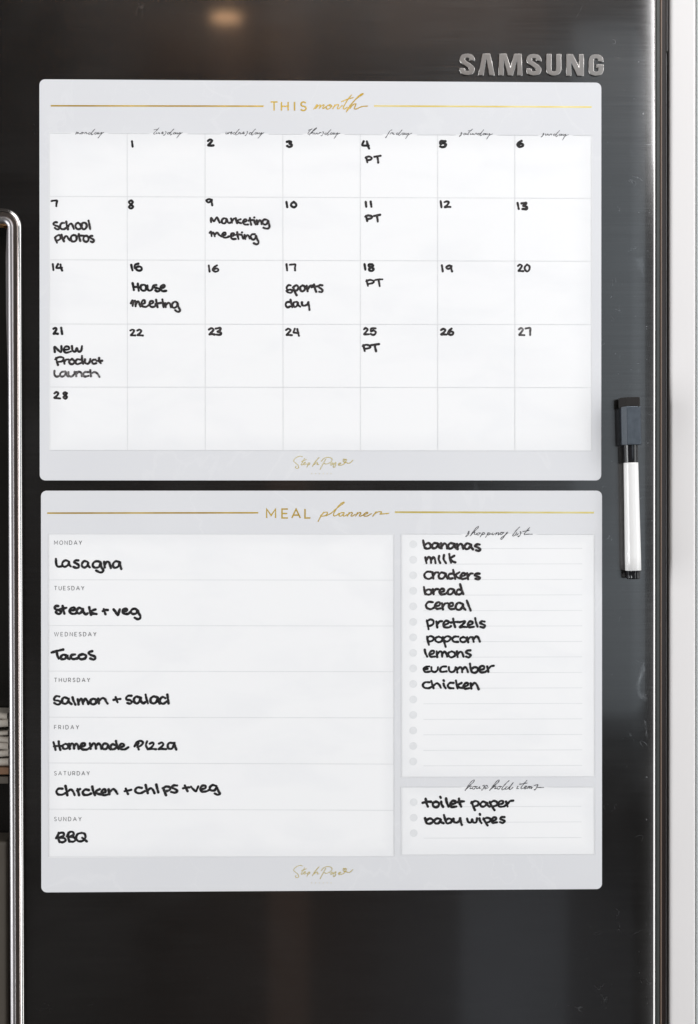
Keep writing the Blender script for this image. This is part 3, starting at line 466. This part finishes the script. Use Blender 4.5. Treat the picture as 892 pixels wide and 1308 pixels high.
def letter(pts, loc, extra=None):
    cu = bpy.data.curves.new('l', 'CURVE'); cu.dimensions = '2D'; cu.fill_mode = 'BOTH'; cu.extrude = .0002; cu.bevel_depth = .00034; cu.bevel_resolution = 3; cu.offset = -.0003
    for P in [pts]+([extra] if extra else []):
        sp_ = cu.splines.new('POLY'); sp_.points.add(len(P)-1); sp_.use_cyclic_u = True
        for q, (x, y) in zip(sp_.points, P): q.co = (x*PX, -y*PX, 0, 1)
    o = bpy.data.objects.new('l', cu); COL.objects.link(o)
    bpy.context.view_layer.update()
    me = bpy.data.meshes.new_from_object(o.evaluated_get(bpy.context.evaluated_depsgraph_get()))
    bpy.data.objects.remove(o)
    me.transform(Matrix.Rotation(math.pi/2, 4, 'X')); return me
M_RIM = plain('polished_badge_rim', (.62, .60, .58), .26, 1)
for ch, px, P in LET:
    extra = [(10, 13), (19.7, 13), (19.7, 17.6), (10, 17.6)] if ch == 'G' else None
    me = letter(P, None)
    o = put('badge_letter', me, M_BADGE); o.location = at(px, 68.3+ (px-586)*.006, -.0006)
    if extra:
        m2 = letter(extra, None); bm = bmesh.new(); bm.from_mesh(me); bm.from_mesh(m2); 
        for v in bm.verts[len(me.vertices):]: v.co.y -= .00003
        bm.to_mesh(me); bm.free()
    me.materials.append(M_RIM)
    for p_ in me.polygons: p_.material_index = 0 if p_.normal.y < -.93 else 1
    w_ = o.location.copy(); o.parent = door; o.matrix_parent_inverse = Matrix.Identity(4); o.location = w_

# dispenser opening: swept chrome edge
def sweep(name, profile, m, smooth=True):
    """profile: (inset px, y) ; path follows the outer outline of the bezel"""
    V, Fc = [], []; path = []
    xt, xb, yt, ybm = 27.6, 31.3, 266.0, 1680
    rr = 24.0
    def X(y): return xt+(xb-xt)*(y-300)/1000
    for x in (-260, -150, -60): path.append((x, yt, 0, -1))
    for i in range(15):
        a = math.radians(90-90*i/14); path.append((X(290)-rr+rr*math.cos(a), yt+rr-rr*math.sin(a), math.cos(a), -math.sin(a)))
    for y in (420, 560, 700, 840, 980, 1120, 1260, 1400, ybm): path.append((X(y), y, 1, 0))
    n = len(profile)
    for (x, y, nx, ny) in path:
        for (d, yy) in profile: V.append(at(x-nx*d, y-ny*d, 0)+Vector((0, yy, 0)))
    for i in range(len(path)-1):
        for j in range(n-1): Fc.append((i*n+j, i*n+j+1, (i+1)*n+j+1, (i+1)*n+j))
    return fput(mesh(name, V, Fc, m, None, smooth))
bead = [(0, .0004)]+[(2.1-2.1*math.cos(math.radians(a)), -.0002-.0016*math.sin(math.radians(a))) for a in range(0, 181, 15)]+[(4.3, .0012)]
df = sweep('dispenser_frame', bead, M_CHROME)
def sub(o, p): o.parent = p; o.matrix_parent_inverse = (p.matrix_parent_inverse @ p.matrix_basis).inverted() if False else Matrix.Identity(4); return o
M_FACE = plain('bezel_face_metal', (.62, .55, .52), .2, 1, noise=.12, nscale=60, nstretch=(1, 1, .3))
sweep('frame_face', [(4.3, .0014), (4.9, -.0003), (5.2, -.0005), (10.0, -.0005), (10.4, -.0003)], M_FACE, False)
sweep('frame_inner_bevel', [(10.4, -.0003), (11.0, -.0010), (12.0, -.0014), (16.5, -.0002), (18.2, .0010), (18.8, .0035), (19, .010)], M_SATIN)
M_BLACK = plain('black_gloss_plastic', (.012, .011, .010), .22, noise=.3, nscale=30)
M_TAUPE = plain('taupe_plastic', (.078, .066, .052), .55, noise=.08, nscale=60)
M_WOOD = plain('brown_wood_ledge', (.16, .085, .045), .5, noise=.3, nscale=60, nstretch=(.2, 1, 3))
M_PAPER = plain('cream_paper', (.42, .38, .33), .8, noise=.1, nscale=120)
sweep('recess_wall', [(19, .010), (19.3, .020), (19.4, .052)], M_BLACK, False)
fput(box('recess_back', -.44, at(20, 600).x, .050, .056, -.64, at(10, 268).z, M_BLACK, None))
M_COP = plain('copper_trim', (.45, .24, .10), .35, .6, noise=.2, nscale=90)
xr0 = at(9.5, 600).x
sweep('recess_upper_lip', [(19, .008), (21, .0075), (24.5, .012)], M_COP) if False else None
# arched lip under the top of the frame
V, Fc = [], []
for i in range(13):
    a = math.radians(90-90*i/12); 
    for r_ in (5.2, 1.2):
        V.append(at(2.2+r_*math.cos(a)*1.25, 290-r_*math.sin(a)-1.5, .004))
V2 = [at(-250, 283.3, .004), at(-250, 287.3, .004)]+V
Fc = [(2*i, 2*i+1, 2*i+3, 2*i+2) for i in range(len(V2)//2-1)]
lip = mesh('recess_upper_lip', V2+[v+Vector((0, .01, 0)) for v in V2], Fc+[tuple(k+len(V2) for k in f[::-1]) for f in Fc]+[(2*i, 2*i+2, 2*i+2+len(V2), 2*i+len(V2)) for i in range(len(V2)//2-1)]+[(2*i+1, 2*i+1+len(V2), 2*i+3+len(V2), 2*i+3) for i in range(len(V2)//2-1)], M_COP); fput(lip)
# slim bright rail inside the recess, narrowing downwards
r0 = [at(8.8, 293, .0045), at(12.2, 293, .0045), at(13.0, 400, .0045), at(12.3, 520, .0045), at(11.4, 520, .0045), at(8.0, 400, .0045), at(7.6, 330, .0045)]
n = len(r0); fput(mesh('recess_rail', r0+[v+Vector((0, .004, 0)) for v in r0], [tuple(range(n)), tuple(range(2*n-1, n-1, -1))]+[(i, i+n, (i+1) % n+n, (i+1) % n) for i in range(n)], M_SATIN))
xw = at(12.0, 900, .03).x
zsh = at(5, 985, .02).z
fput(box('recess_shelf', -.42, at(11.5, 900, .012).x, .012, .049, zsh-.0012, zsh+.0040, M_WOOD, None, .0006))
fput(box('shelf_rail', -.42, at(11.3, 900, .012).x, .0105, .049, zsh-.0078, zsh-.0026, M_TAUPE, None, .0005))
fput(box('recess_lower_panel', -.42, at(11.0, 1200, .016).x, .016, .049, -.60, at(5, 1075, .016).z, M_TAUPE, None, .003, 4))

# folded papers lying on the ledge
pst = empty('paper_stack', (-.30, .03, zsh+.0042), 'small stack of cream folded paper on the narrow brown ledge inside the dark opening', 'paper')
zc = 0.0002
for i, (h_, px) in enumerate([(.0062, 10.9), (.0052, 11.0), (.0058, 10.6), (.0048, 10.9), (.0035, 10.2), (.0062, 10.4), (.0050, 9.2)]):
    bm = bmesh.new(); xr_ = at(px, 940, .016).x+.30; n_ = 16
    rows = []
    for a_ in range(n_+1):
        x = -.10+(xr_+.10)*a_/n_; rg = []
        for b_ in range(9):
            t = math.pi*b_/8; wv = .0007*math.sin(x*190+i*1.7)
            rg.append(bm.verts.new((x, -.012-.0026*math.sin(t), zc+h_/2-h_/2*math.cos(t)*.94+wv)))
        rg += [bm.verts.new((x, .016, zc+h_*.97)), bm.verts.new((x, .016, zc+h_*.03))]
        rows.append(rg)
    for a_ in range(n_):
        for b_ in range(11): bm.faces.new((rows[a_][b_], rows[a_+1][b_], rows[a_+1][(b_+1) % 11], rows[a_][(b_+1) % 11]))
    bm.faces.new(rows[0]); bm.faces.new(rows[-1][::-1])
    bmesh.ops.recalc_face_normals(bm, faces=bm.faces[:])
    me = bpy.data.meshes.new('folded_sheet'); bm.to_mesh(me); bm.free(); put('folded_sheet', me, M_PAPER, pst)
    zc += h_+(.0022 if i == 4 else .0003)

# strips of the door edge and cabinet behind
def strip(name, p0, p1, y, m, zt=ZT-.02, d=.03, bev=.0003):
    return fput(box(name, at(p0, 654, y).x, at(p1, 654, y).x, y, y+d, ZB+.02, zt, m, None, bev))
M_EG = plain('edge_grey_plastic', (.055, .06, .056), .35, noise=.15, nscale=50)
M_BR = plain('dark_brown_trim', (.028, .020, .018), .3, noise=.25, nscale=50, nstretch=(1, 1, .1))
M_TAN = plain('tan_trim', (.19, .13, .095), .35, noise=.15, nscale=50, nstretch=(1, 1, .2))
M_PALE = plain('pale_metal_trim', (.62, .62, .62), .3, .6, noise=.1, nscale=50)
M_GASK = plain('black_gasket_rubber', (.01, .01, .011), .6, noise=.3, nscale=80)
strip('door_edge_cap', 838.5, 842.6, .0055, M_EG)
strip('side_trim', 842.7, 850.8, .010, M_BR)
strip('trim_bead', 843.7, 845.7, .0085, M_TAN, d=.0014)
strip('gasket', 850.9, 858.5, .016, M_GASK)
strip('cabinet_edge', 850.9, 851.8, .0135, M_PALE, d=.002, zt=ZT-.02, bev=.0001)
fput(box('hinge_cover', at(850.9, 654, .0125).x, at(853.0, 654, .0125).x, .0115, .0155, at(852, 66, .0115).z, ZT-.02, M_PALE, None, .0006))
fput(box('cabinet_body', -.48, at(850, 654, .05).x, .060, .5, ZB, ZT, M_GASK, None, .002))

# ------------------------------------------------------------------ white side panel
M_WALL = plain('white_painted_panel', (.71, .688, .682), .45, noise=.012, nscale=14, bump=.05)
wl = box('side_wall', at(856.4, 654, .006).x, at(889.2, 654, .006).x, .006, .12, -.82, .66, M_WALL, None, .0022, 4); wl['kind'] = 'structure'
M_WALL2 = plain('grey_green_edge', (.60, .63, .62), .4, noise=.05, nscale=20)
w2 = box('wall', at(889.9, 654, .010).x, at(960, 654, .010).x, .010, .12, -.82, .66, M_WALL2, None, .001); w2['kind'] = 'structure'

# ------------------------------------------------------------------ planner boards
TB = (-.20828, .21222, .02061, .31962); BB = (-.20740, .21281, -.28697, .01298)
def rounded(x0, x1, z0, z1, r, n=8):
    P = []
    for (cx, cz, a) in ((x1-r, z1-r, 0), (x0+r, z1-r, 90), (x0+r, z0+r, 180), (x1-r, z0+r, 270)):
        for i in range(n+1): t = math.radians(a+90*i/n); P.append((cx+r*math.cos(t), cz+r*math.sin(t)))
    return P
YF = -.0009
def board(name, rc, label, rects, seed, vein):
    x0, x1, z0, z1 = rc; c = Vector(((x0+x1)/2, 0, (z0+z1)/2))
    root = empty(name, c, label, 'planner', 'magnetic planners stuck on the fridge door')
    P = rounded(x0-c.x, x1-c.x, z0-c.z, z1-c.z, .0042)
    n = len(P); e = .00012; V = [(x, -.0001, z) for x, z in P]+[(x, YF+e, z) for x, z in P]
    Q = rounded(x0-c.x+e, x1-c.x-e, z0-c.z+e, z1-c.z-e, .0042-e); V += [(x, YF, z) for x, z in Q]
    Fc = [tuple(range(n-1, -1, -1))]+[(i, (i+1) % n, (i+1) % n+n, i+n) for i in range(n)]+[(i+n, (i+1) % n+n, (i+1) % n+2*n, i+2*n) for i in range(n)]+[tuple(range(2*n, 3*n))]
    rl = [(a-c.x, b-c.x, d-c.z, f_-c.z, fe) for a, b, d, f_, fe in rects]
    s = mesh('magnet_sheet', V, Fc, board_print(name+'_print', rl, vein, seed), root)
    bm = bmesh.new(); bm.from_mesh(s.data); bmesh.ops.recalc_face_normals(bm, faces=bm.faces[:]); bm.to_mesh(s.data); bm.free()
    return root
def wr(px0, px1, py0, py1, fe):
    a = at((px0), (py0+py1)/2); b = at(px1, (py0+py1)/2); t = at((px0+px1)/2, py0); u = at((px0+px1)/2, py1)
    return (a.x, b.x, u.z, t.z, fe)
cal = board('monthly_calendar', TB, 'white monthly calendar magnet with seven columns of dates, above the meal planner', [wr(63, 756.3, 171.3, 575.3, .016)], 3.1, 1.0)
meal = board('meal_planner', BB, 'white weekly meal planner magnet with handwritten shopping list, below the calendar', [wr(62, 503, 682, 1094.3, .012), wr(512.8, 759.4, 682, 992.3, .012), wr(512.8, 759.4, 1005, 1091.6, .012)], 8.7, 1.15)
YP = YF-.00004; YI = YF-.00010

# calendar print
gs = Sheet(YP)
vx = [(63.3, 63.9), (162.6, 163.1), (262.1, 262.4), (361.4, 361.8), (460.4, 460.6), (559.2, 559.3), (657.8, 657.8), (755.6, 755.8)]
hy = [(170.0, 172.8), (250.8, 253.3), (331.8, 333.6), (413.8, 414.5), (494.3, 495.0), (575.0, 575.7)]
for i, (a, b) in enumerate(vx): gs.stroke([(a, 170.2+i*.35), (b, 575.2)], .66, cap=False, straight=True)
for k, (a, b) in enumerate(hy):
    if k: gs.stroke([(63.5, a), (755.8, b)], .66, cap=False, straight=True)
WD = [('monday', 95.5, 129, 'monday'), ('tueSday', 196, 230, 'tuesday'), ('wedneSday', 287, 334, 'wednesday'), ('thurSday', 392, 431, 'thursday'), ('friday', 494, 523, 'friday'), ('Saturday', 587.5, 626, 'saturday'), ('Sunday', 693, 723, 'sunday')]
for i, (wd, a, b, nm) in enumerate(WD):
    ya = lambda x: 170.0+2.8*(x-63)/693
    e0 = 63.4 if i == 0 else vx[i][0]; e1 = vx[i+1][0]
    gs.stroke([(e0, ya(e0)), (a-5, ya(a-5))], .66, cap=False, straight=True); gs.stroke([(b+10, ya(b+10)), (e1, ya(e1))], .66, cap=False, straight=True)
gs.build('printed_grid', M_RULE, cal)
for wd, a, b, nm in WD:
    s = Sheet(YP-.00003); traced(s, PRN_T[nm][0], PRN_T[nm][1], .68, .04, .2)
    s.build('weekday_heading', M_SCRIPT, cal)['label'] = 'printed script word ' + nm
for (p0, p1, w, m) in (((65, 135.1), (337, 135.6), 1.9, M_GOLD), ((478, 135.3), (756, 136.7), 2.0, M_GOLDP)):
    s = Sheet(YP); s.stroke([p0, p1], w, cap=False, straight=True); s.build('gold_rule', m, cal)
def tr(sheet, r, pts, w): sheet.stroke([rp(r, p) for p in pts], w, wob=.12)
s = Sheet(YP)
for c, xl in (('T', 345.9), ('H', 359.7), ('I', 376.2), ('S', 384.1)):
    wd, st = SA[c]
    for q in st: s.stroke([(xl+a*11.0, 141.2-b*11.0) for a, b in q], 1.75, cap=False, straight=True)
s.build('title_capitals', M_GOLD, cal)
s = Sheet(YP)
for q in ([(402, 145), (412, 130), (421, 118), (424, 122), (414, 141)], [(414, 141), (428, 126), (442, 118), (443, 124), (436, 140)], [(436, 140), (450, 126), (464, 118), (466, 124), (458, 137), (464, 141), (480, 128)],
          [(500, 118), (486, 125), (480, 138), (490, 146), (506, 138), (514, 124), (504, 117), (500, 124), (518, 128)], [(522, 143), (536, 118)], [(530, 130), (548, 117), (558, 120), (551, 138), (560, 142), (582, 122)],
          [(640, 56), (618, 84), (598, 116), (588, 138), (596, 145), (612, 134)], [(578, 98), (612, 84), (652, 72)],
          [(612, 150), (640, 112), (676, 76), (712, 52), (712, 47), (694, 56), (662, 88), (634, 124), (608, 163)], [(632, 140), (650, 118), (668, 112), (662, 130), (658, 142), (672, 144), (704, 130), (742, 126)]):
    tr(s, 'T', q, 1.25)
s.build('title_script', M_GOLD, cal)
LOGO = ([(215, 68), (190, 62), (150, 78), (124, 108), (138, 128), (166, 152), (176, 180), (158, 189), (141, 178), (150, 165)], [(238, 86), (216, 124), (202, 150), (213, 153), (228, 140)], [(204, 118), (256, 96)],
        [(228, 141), (246, 132), (240, 124), (228, 140), (236, 152), (256, 142)], [(276, 132), (262, 176)], [(266, 146), (286, 130), (291, 144), (276, 154)], [(318, 168), (348, 120), (384, 80), (388, 76), (372, 92), (336, 140)],
        [(336, 150), (362, 130), (372, 134), (368, 150), (386, 148)], [(398, 200), (424, 150), (456, 92)], [(408, 118), (440, 84), (488, 74), (521, 92), (508, 124), (462, 144), (444, 136)],
        [(528, 130), (508, 142), (514, 156), (534, 138), (536, 154)], [(536, 154), (560, 126), (556, 162), (542, 180), (535, 164)], [(588, 150), (612, 139), (602, 131), (588, 148), (604, 158), (642, 145)],
        [(652, 128), (636, 106), (646, 90), (654, 104), (664, 92), (670, 106), (652, 128)], [(642, 145), (662, 126), (690, 136), (716, 126), (736, 104)])
def logo(r, dy, parent):
    s = Sheet(YP)
    for q in LOGO: tr(s, r, [(x, y+dy) for x, y in q], .8)
    for k in range(6): s.stroke([rp(r, (310+40*k, 238+dy)), rp(r, (310+40*k+3, 247+dy))], .45, cap=False, straight=True)
    s.build('maker_signature', M_GOLDP, parent)
logo('S', 0, cal); logo('V', -18, meal)

# calendar handwriting
CALW = [
 ('A', 212, 212, 47, '1:655-675', 'I', '1', 2.5), ('B', 208, 208, 56, '2:304-354', 'I', '2', 2.9), ('C', 191, 191, 46, '3:78-122', 'I', '3', 2.9), ('C', 199, 199, 52, '4:555-608', 'I', '4', 2.6),
 ('D', 144, 144, 36, '5:116-153', 'I', '5', 3.0), ('D', 143, 143, 35, '6:484-520', 'I', '6', 3.0),
 ('A', 637, 637, 50, '7:88-134', 'I', '7', 2.4), ('A', 655, 655, 68, '8:634-680', 'I', '8', 2.6), ('B', 630, 630, 54, '9:293-349', 'I', '9', 2.5), ('C', 573, 573, 42, '1:73-93 0:104-148', 'I', '10', 2.7),
 ('C', 571, 571, 42, '1:575-593 1:606-626', 'B', '11', 2.6), ('D', 430, 430, 36, '1:118-133 2:138-172', 'B', '12', 2.6),
 ('E', 116, 116, 42, '1:74-88 4:96-136', 'I', '14', 2.5), ('F', 96, 96, 34, '1:54-67 6:73-104', 'B', '16', 2.4), ('F', 90, 90, 32, '1:394-407 7:412-442', 'B', '17', 2.4),
 ('G', 95, 95, 33, '1:183-197 9:202-236', 'B', '19', 2.5), ('G', 94, 94, 35, '2:518-546 0:548-576', 'B', '20', 2.4),
 ('E', 480, 480, 44, '2:77-110 1:120-140', 'I', '21', 2.7), ('E', 489, 489, 43, '2:516-552 2:555-594', 'B', '22', 2.4), ('F', 375, 375, 35, '2:394-424 4:427-457', 'B', '24', 2.4),
 ('F', 372, 372, 35, '2:734-762 5:764-794', 'B', '25', 2.5), ('G', 373, 373, 33, '2:181-211 6:212-241', 'B', '26', 2.6), ('G', 374, 374, 37, '2:522-551 7:553-580', 'C', '27', 2.4), ('E', 846, 848, 44, '2:82-122 8:133-167', 'B', '28', 2.5),
 ('C', 288, 290, 44, 'p2:580-626 T:634-680', 'B', 'PT', 2.4), ('C', 660, 664, 44, 'p2:576-628 T:632-677', 'B', 'PT', 2.6), ('F', 158, 160, 32, 'p2:746-786 T:786-822', 'B', 'PT', 2.3), ('F', 443, 446, 33, 'p2:731-770 T:768-806', 'B', 'PT', 2.7)]
MI = {'I': M_INK, 'B': M_INKB, 'C': M_INKC}
for (r, y0, y1, xh, spec, mk, txt, w) in CALW:
    s = Sheet(YI); write(s, r, y0, y1, xh, spec, w)
    s.build('handwritten_date' if txt.isdigit() else 'handwritten_note', MI[mk], cal)['label'] = 'marker writing reading ' + txt

for r, mk, txt, w, st in CAL_T:
    s = Sheet(YI); traced(s, r, st, w*1.2)
    s.build('handwritten_date' if txt.isdigit() else 'handwritten_note', MI[mk], cal)['label'] = 'marker writing reading ' + txt

# meal planner print
s = Sheet(YP)
for (a, b) in ((740.6, 741), (799, 799.6), (857.2, 858), (916.0, 917), (974.5, 976), (1033.5, 1035)): s.stroke([(62.2, a), (503, b)], .75, cap=False, straight=True)
for (x0, x1, y0, y1) in ((62, 503, 682, 1094.5), (512.8, 759.4, 682, 992.4), (512.8, 759.4, 1005, 1091.8)):
    q = [(x0, y0), (x1, y0+.4), (x1+.3, y1-.6), (x0+.3, y1)]
    for i in range(4): 
        if i != 0 or x0 < 100: s.stroke([q[i], q[(i+1) % 4]], .66, cap=False, straight=True)
s.stroke([(513, 682), (590, 682.2)], .66, cap=False, straight=True); s.stroke([(686, 682.4), (759, 682.4)], .66, cap=False, straight=True)
s.stroke([(513, 1005), (590, 1005)], .66, cap=False, straight=True); s.stroke([(700, 1005), (759, 1005)], .66, cap=False, straight=True)
s.build('printed_field_borders', M_RULE, meal)
for k in range(15):
    s = Sheet(YP); s.dot(528.0, 695.2+19.82*k, 5.0); s.build('checkbox_dot', M_DOT, meal)
    s = Sheet(YP); s.stroke([(541, 700.8+19.82*k), (744, 700.4+19.8*k)], .66, cap=False, straight=True); s.build('writing_line', M_RULE, meal)
for k in range(3):
    s = Sheet(YP); s.dot(528.6, 1024.6+19.8*k, 4.9); s.build('checkbox_dot', M_DOT, meal)
    s = Sheet(YP); s.stroke([(541.5, 1030.6+20*k), (743, 1029.8+20*k)], .66, cap=False, straight=True); s.build('writing_line', M_RULE, meal)
for nm, x1, yb_ in (('MONDAY', 104.6, 695.6), ('TUESDAY', 107.6, 753.7), ('WEDNESDAY', 123, 812.5), ('THURSDAY', 115, 871), ('FRIDAY', 100.8, 931.3), ('SATURDAY', 114.5, 990.2), ('SUNDAY', 104, 1048.6)):
    s = Sheet(YP); caps(s, nm, 69.6, x1, yb_, 4.9, .62); s.build('weekday_heading', M_GREY, meal)['label'] = 'printed capitals ' + nm
for (p0, p1, w, m) in (((60.5, 655.4), (330, 655.0), 1.9, M_GOLD), ((504.5, 654.2), (759, 654.8), 2.2, M_GOLDP)):
    s = Sheet(YP); s.stroke([p0, p1], w, cap=False, straight=True); s.build('gold_rule', m, meal)
s = Sheet(YP)
for c, xl in (('M', 340.8), ('E', 360.4), ('A', 373.0), ('L', 389.8)):
    wd, st = SA[c]
    for q in st: s.stroke([(xl+a*11.4, 661.6-b*11.4) for a, b in q], 1.8, cap=False, straight=True)
s.build('title_capitals', M_GOLD, meal)
s = Sheet(YP)
for q in ([(418, 86), (400, 112), (386, 138)], [(400, 106), (420, 88), (436, 86), (438, 95), (424, 106), (406, 109)], [(432, 106), (462, 90), (496, 60), (532, 34), (530, 28), (510, 42), (488, 70), (474, 96), (478, 107), (492, 103), (506, 92)],
          [(530, 88), (514, 90), (505, 102), (513, 109), (529, 98), (536, 88), (529, 103), (536, 108), (550, 100)], [(552, 108), (563, 88)], [(557, 99), (574, 87), (581, 92), (573, 105), (580, 108), (597, 98)],
          [(600, 108), (611, 88)], [(605, 99), (622, 87), (629, 92), (621, 105), (628, 108), (650, 98)], [(650, 99), (668, 92), (664, 86), (650, 94), (648, 106), (664, 108), (690, 94)],
          [(698, 108), (716, 84)], [(704, 98), (724, 85), (744, 83), (746, 90), (738, 96), (758, 95), (788, 92)]):
    tr(s, 'U', q, 1.25)
s.build('title_script', M_GOLD, meal)
s = Sheet(YP-.00003); traced(s, *PRN_T['shopping list'], .8, .05, .25); s.build('list_heading', M_SCRIPT, meal)['label'] = 'printed script shopping list'
s = Sheet(YP-.00003); traced(s, *PRN_T['household items'], .8, .05, .25); s.build('list_heading', M_SCRIPT, meal)['label'] = 'printed script household items'

for r, mk, txt, w, st in MEAL_T:
    s = Sheet(YI); traced(s, r, st, w*1.2); s.build('handwritten_item', MI[mk], meal)['label'] = 'marker writing reading ' + txt

# ------------------------------------------------------------------ marker pen
PY = -.0092
pt, pb = at(804.3, 508, PY), at(809.2, 739.5, PY); L = (pt-pb).length
pen = empty('marker_pen', tuple(pb), 'slim white whiteboard marker with black cap and eraser, upright beside the two planners', 'marker')
ang = math.atan2(pt.x-pb.x, pt.z-pb.z); pen.rotation_euler = (0, ang, 0)
k = L/231.6                                  # metres per photograph pixel at the pen
def lathe(name, prof, m, n=40, sx=1, fl=None):
    V, Fc = [], []
    for (r, z) in prof:
        for i in range(n):
            a = 2*math.pi*i/n; q = r*(fl(a) if fl else 1); V.append((q*math.cos(a)*k*sx, q*math.sin(a)*k, z*k))
    for j in range(len(prof)-1):
        for i in range(n): Fc.append((j*n+i, j*n+(i+1) % n, (j+1)*n+(i+1) % n, (j+1)*n+i))
    Fc.append(tuple(range(n-1, -1, -1))); Fc.append(tuple(range((len(prof)-1)*n, len(prof)*n)))
    return mesh(name, V, Fc, m, pen, True)
M_PWH = plain('white_pen_plastic', (.80, .79, .78), .22, coat=.3, noise=.01, nscale=50)
M_PBK = plain('black_pen_plastic', (.012, .012, .014), .16, noise=.2, nscale=120)
M_CAP = plain('scuffed_cap_plastic', (.02, .025, .034), .34, spec=1.0, noise=.45, nscale=300, bump=.15); M_CAP.node_tree.nodes['Principled BSDF'].inputs['Specular Tint'].default_value = (.82, .91, 1, 1)
M_FELT = plain('eraser_felt', (.012, .010, .009), .95, noise=.5, nscale=900, bump=.8)
lathe('tail_plug', [(7.6, 0), (8.4, .7), (8.7, 2), (8.9, 9.4), (9.3, 9.8), (9.6, 12)], M_PBK, 48, 1, lambda a: 1-.06*(math.sin(a*8) > .2))
lathe('barrel', [(9.9, 10.9), (10.2, 11.2), (10.2, 30), (9.7, 90), (9.3, 147), (9.2, 148.6)], M_PWH, 56)
lathe('neck', [(8.9, 148), (9.3, 149), (9.4, 171), (9.2, 174)], M_PBK, 56)
def prism(name, pts, z0, z1, m, bev):
    bm = bmesh.new(); a = [bm.verts.new((x*k, y*k, z0*k)) for x, y in pts]; b = [bm.verts.new((x*k, y*k, z1*k)) for x, y in pts]
    n = len(pts); bm.faces.new(a[::-1]); bm.faces.new(b)
    for i in range(n): bm.faces.new((a[i], a[(i+1) % n], b[(i+1) % n], b[i]))
    bmesh.ops.recalc_face_normals(bm, faces=bm.faces[:])
    bmesh.ops.bevel(bm, geom=bm.edges[:], offset=bev*k, segments=3, affect='EDGES', profile=.6)
    me = bpy.data.meshes.new(name); bm.to_mesh(me); bm.free(); return put(name, me, m, pen)
prism('cap', [(-11.6, 4.5), (-12.2, -4.0), (-7.0, -14.4), (11.4, -10.4), (13.9, -4.0), (13.6, 6), (9, 13), (-9, 13)], 171, 220, M_CAP, .8)
prism('eraser', [(-12.6, 9), (-13.2, -3), (-8, -10.6), (10, -11.2), (12.6, -4), (12.4, 9)], 218.5, 231.6, M_FELT, 1.4)
